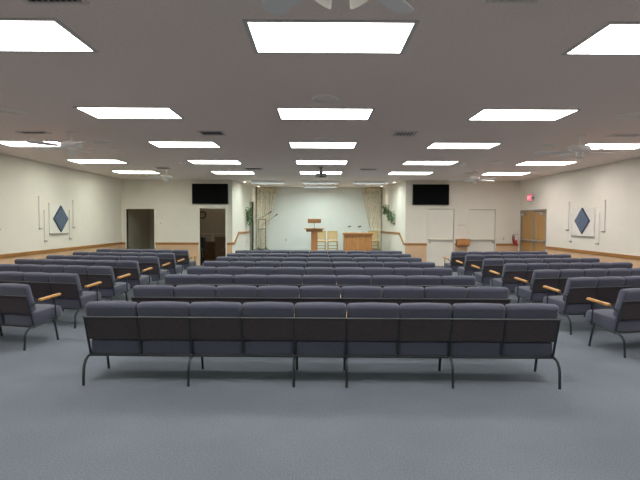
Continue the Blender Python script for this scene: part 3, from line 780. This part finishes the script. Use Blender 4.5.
# microphone stands by the left curtain
def micstand(x, y, ztop, boom, label, second=None):
    r = empty('microphone_stand', (x, y, ST), label, 'microphone stand')
    m = MB(); m.tube([(0, 0, .05), (0, 0, ztop-ST)], .012, 8); m.build('pole', M['black'], r, True)
    for k in range(3):
        a = R(90+120*k); m = MB(); m.tube([(0, 0, .14), (.26*math.cos(a), .26*math.sin(a), .012)], .011, 6); m.build('leg', M['black'], r, True)
    (bx0, bz0), (bx1, bz1) = boom
    m = MB(); m.tube([(bx0-x, -.01, bz0-ST), (bx1-x, -.06, bz1-ST)], .010, 6); m.build('boom', M['grey'], r, True)
    d = Vector((bx1-bx0, -.05, bz1-bz0)).normalized(); e = Vector((bx1-x, -.06, bz1-ST))
    m = MB(); m.tube([e, e+d*.11, e+d*.13, e+d*.19], [.014, .018, .028, .022], 10); m.build('microphone', M['black'], r, True)
    if second:
        m = MB(); m.tube([(second[0]-x, -.01, second[2]-ST), (second[1]-x, -.01, second[2]-ST)], .010, 6); m.build('cross_bar', M['black'], r, True)
micstand(-2.45, 19.5, 1.63, ((-2.56, 1.59), (-2.05, 1.90)), 'black microphone stand with raised boom nearest the left doorway', (-2.45, -2.17, 1.28))
micstand(-2.15, 19.55, 1.68, ((-2.30, 1.42), (-1.80, 1.78)), 'black microphone stand right of the first, boom reaching past the curtain', (-2.42, -2.15, 1.66))

# curtains
def curtain(xo, xi_top, xi_tie, ztie, y, label):
    r = empty('stage_curtain', (xo, y, ST), label, 'curtain', 'floral stage curtains')
    ztop = 3.0; NV, NU = 40, 60
    def inner(z):
        if z >= ztie:
            t = (z-ztie)/(ztop-ztie); return xi_tie + (xi_top-xi_tie)*t**.62
        return xi_tie + (xi_top-xi_tie)*.04*(ztie-z)
    m = MB(); rows = []
    for j in range(NV+1):
        z = ST+.02 + (ztop-ST-.02)*j/NV; row = []
        for i in range(NU+1):
            u = i/NU; x = xo+(inner(z)-xo)*u
            amp = .028 + .02*min(1, abs(z-ztie))
            yy = -.075 - amp*math.sin(u*2*PI*8 + .6*math.sin(z*1.3)) - .012*math.sin(u*2*PI*19+z)
            row.append(m.bm.verts.new((x-xo, yy, z-ST)))
        rows.append(row)
    for a, b in zip(rows, rows[1:]):
        for i in range(NU): m.bm.faces.new((a[i], a[i+1], b[i+1], b[i]))
    o = m.build('drape', M['curtain'], r, 'all'); md = o.modifiers.new('thickness', 'SOLIDIFY'); md.thickness = .006
    m = MB(); s = 1 if xi_top > xo else -1; W = abs(xi_top-xo)+.02; vs = []
    N = 70
    for z in (2.80, 2.86, 2.95, 3.035):
        vs.append([m.bm.verts.new((s*W*i/N, -.15-.022*math.sin(i/N*2*PI*11), z-ST)) for i in range(N+1)])
    for a, b in zip(vs, vs[1:]):
        for i in range(N): m.bm.faces.new((a[i], a[i+1], b[i+1], b[i]))
    o = m.build('valance', M['valance'], r, 'all'); md = o.modifiers.new('thickness', 'SOLIDIFY'); md.thickness = .006
    m = MB(); lo, hi = sorted((xo, xi_tie)); m.box((lo-xo, -.15, ztie-ST-.03), (hi-xo+.01, -.005, ztie-ST+.03), .02); m.build('tieback', M['curtain'], r)
M['valance'] = mat('valance_fabric', srgb(222, 210, 184), .9, noise=9, amount=.2)
curtain(-2.58, -1.72, -2.17, 1.30, YA-.02, 'floral drape left of the stage back wall')
curtain(2.70, 1.92, 2.30, 1.24, YA-.02, 'floral drape right of the stage back wall')

# hanging plants on the angled alcove walls
def plant(loc, rz, blobs, nleaf, label):
    r = empty('hanging_plant', loc, label, 'plant', 'hanging plants on the stage walls', rz)
    m = MB(); rnd = random.Random(int(loc[1]*100))
    for (bx, by, bz, rx, rzz, share) in blobs:
        for _ in range(int(nleaf*share)):
            a, b = rnd.uniform(0, 2*PI), rnd.uniform(-1, 1)
            q = rnd.random()**.5
            p = Vector((bx+rx*q*math.cos(a)*math.sqrt(1-b*b), by-abs(.16*q*math.sin(a)), bz+rzz*q*b))
            l = rnd.uniform(.05, .10); w = l*.33
            e = Euler((rnd.uniform(-1.3, .4), rnd.uniform(-.9, .9), rnd.uniform(0, 2*PI))).to_matrix()
            pts = [(0, 0, 0), (w, l*.35, .008), (w*.6, l*.75, 0), (0, l, -.015), (-w*.6, l*.75, 0), (-w, l*.35, .008)]
            vs = [m.bm.verts.new(p + e @ Vector(c)) for c in pts]
            for t in ((0, 1, 2), (0, 2, 3), (0, 3, 4), (0, 4, 5)): m.bm.faces.new([vs[i] for i in t])
    m.build('foliage', M['leaf'], r)
    m = MB(); bx, by, bz = blobs[0][:3]
    m.lathe([(0, -.10), (.05, -.10), (.08, 0), (.085, .03), (.075, .03), (.06, -.04), (0, -.06)], 16, (bx, -.095, bz)); m.build('basket', M['basket'], r, True)
    for k in range(5):
        m = MB(); bb = blobs[k % len(blobs)]; x = bb[0]+rnd.uniform(-.12, .12)
        m.tube([(bb[0], -.10, bb[2]), (x, -.12, bb[2]-.1), (x+.02, -.10, bb[2]-bb[4]*.95)], .004, 5); m.build('vine', M['leaf'], r)
angL = math.atan2(AL[1][0]-AL[0][0], YA-YF)
plant((xleft(18.62), 18.62, 1.80), R(90)-angL, [(0, -.06, .12, .30, .26, .55), (.05, -.06, -.12, .26, .30, .45)], 260, 'trailing green plant hung on the left stage wall')
angR = math.atan2(AR[1][0]-AR[0][0], YA-YF)
plant((xright(18.8), 18.8, 1.90), R(-90)-angR, [(-.35, -.06, .16, .32, .22, .45), (.42, -.06, -.08, .42, .22, .42), (.72, -.06, -.26, .16, .20, .13)], 330, 'trailing green plant in two clumps hung on the right stage wall')

# ------------------------------------------------------------------ things in the office seen through the doorway
r = empty('wall_clock', (-5.0, OBY, 1.86), 'dark round wall clock seen through the office doorway', 'clock')
m = MB(); m.lathe([(.11, 0), (.16, 0), (.165, .02), (.15, .035), (.12, .03), (.11, .0)], 28, (0, 0, 0), Matrix.Rotation(R(90), 4, 'X')); m.build('rim', M['black'], r, True)
m = MB(); m.lathe([(0, .005), (.12, .005), (.12, .010), (0, .010)], 28, (0, 0, 0), Matrix.Rotation(R(90), 4, 'X')); f = m.build('face', M['hall'], r)
m = MB(); m.box((-.005, -.014, 0), (.005, -.011, .085)); m.build('hand', M['black'], f)
m = MB(); m.box((0, -.014, -.005), (.06, -.011, .005)); m.build('hand', M['black'], f)
r = empty('wooden_desk', (-4.25, 19.6, 0), 'brown wooden desk low in the office doorway', 'desk')
m = MB(); m.box((-.45, -.3, .70), (.45, .3, .74), .006); m.build('desktop', M['browndesk'], r)
m = MB(); m.box((-.43, -.27, 0), (.43, -.25, .70)); m.build('front_panel', M['browndesk'], r)
for s in (-1, 1):
    m = MB(); m.box((s*.42-.012, -.25, 0), (s*.42+.012, .28, .70)); m.build('side_panel', M['browndesk'], r)
r = empty('wooden_cabinet', (-3.72, 18.6, 0), 'brown wooden cabinet at the right edge of the office doorway', 'cabinet')
m = MB(); m.box((-.28, -.2, 0), (.28, .2, .94), .006); m.build('body', M['browndesk'], r)
for s in (-1, 1):
    m = MB(); m.box((s*.14-.12, -.212, .06), (s*.14+.12, -.2, .88), .004); d = m.build('door', M['browndesk'], r)
    m = MB(); m.box((s*.04-.006, -.23, .42), (s*.04+.006, -.212, .52), .003); m.build('handle', M['grey'], d)
m = MB(); m.box((-.30, -.22, .94), (.30, .2, .97), .006); m.build('top', M['browndesk'], r)
r = empty('office_chair', (-4.42, 18.0, 0), 'dark office chair at the left edge of the office doorway', 'chair')
for k in range(5):
    a = 2*PI*k/5; m = MB(); m.tube([(0, 0, .10), (.26*math.cos(a), .26*math.sin(a), .03)], [.02, .012], 6); l = m.build('leg', M['black'], r)
    m = MB(); m.lathe([(0, 0), (.02, .005), (.025, .025), (.02, .045), (0, .05)], 10, (.27*math.cos(a), .27*math.sin(a), 0)); m.build('caster', M['black'], l, True)
m = MB(); m.tube([(0, 0, .08), (0, 0, .43)], .025, 10); m.build('column', M['black'], r, True)
m = MB(); m.cushion((-.23, -.22, .42), (.23, .22, .50), .035, .01); m.build('seat', M['black'], r, 'all')
m = MB(); m.cushion((-.21, -.24, .58), (.21, -.18, .98), .028, .01); m.build('backrest', M['black'], r, 'all')
m = MB(); m.tube([(0, -.1, .44), (0, -.22, .47), (0, -.235, .62)], .018, 8); m.build('back_support', M['black'], r, True)

# ------------------------------------------------------------------ camera, world, colour
cam = bpy.data.cameras.new('camera'); cam.sensor_width = 36; cam.lens = 472/640*36; cam.clip_end = 100
co = bpy.data.objects.new('camera', cam); COL.objects.link(co)
pit, yaw, roll = math.atan(18/472), math.atan(2.5/472), R(.2)
co.matrix_world = Matrix.Translation((0, 0, 1.57)) @ rotz(-yaw) @ Matrix.Rotation(PI/2-pit, 4, 'X') @ Matrix.Rotation(roll, 4, 'Z')
SC.camera = co
w = bpy.data.worlds.new('world'); SC.world = w; w.use_nodes = True
w.node_tree.nodes['Background'].inputs['Color'].default_value = (.02, .02, .02, 1)
SC.view_settings.view_transform = 'Standard'; SC.view_settings.look = 'None'
SC.view_settings.exposure = .2; SC.view_settings.gamma = 1; SC.view_settings.use_curve_mapping = False
SC.cycles.max_bounces = 12; SC.cycles.diffuse_bounces = 8
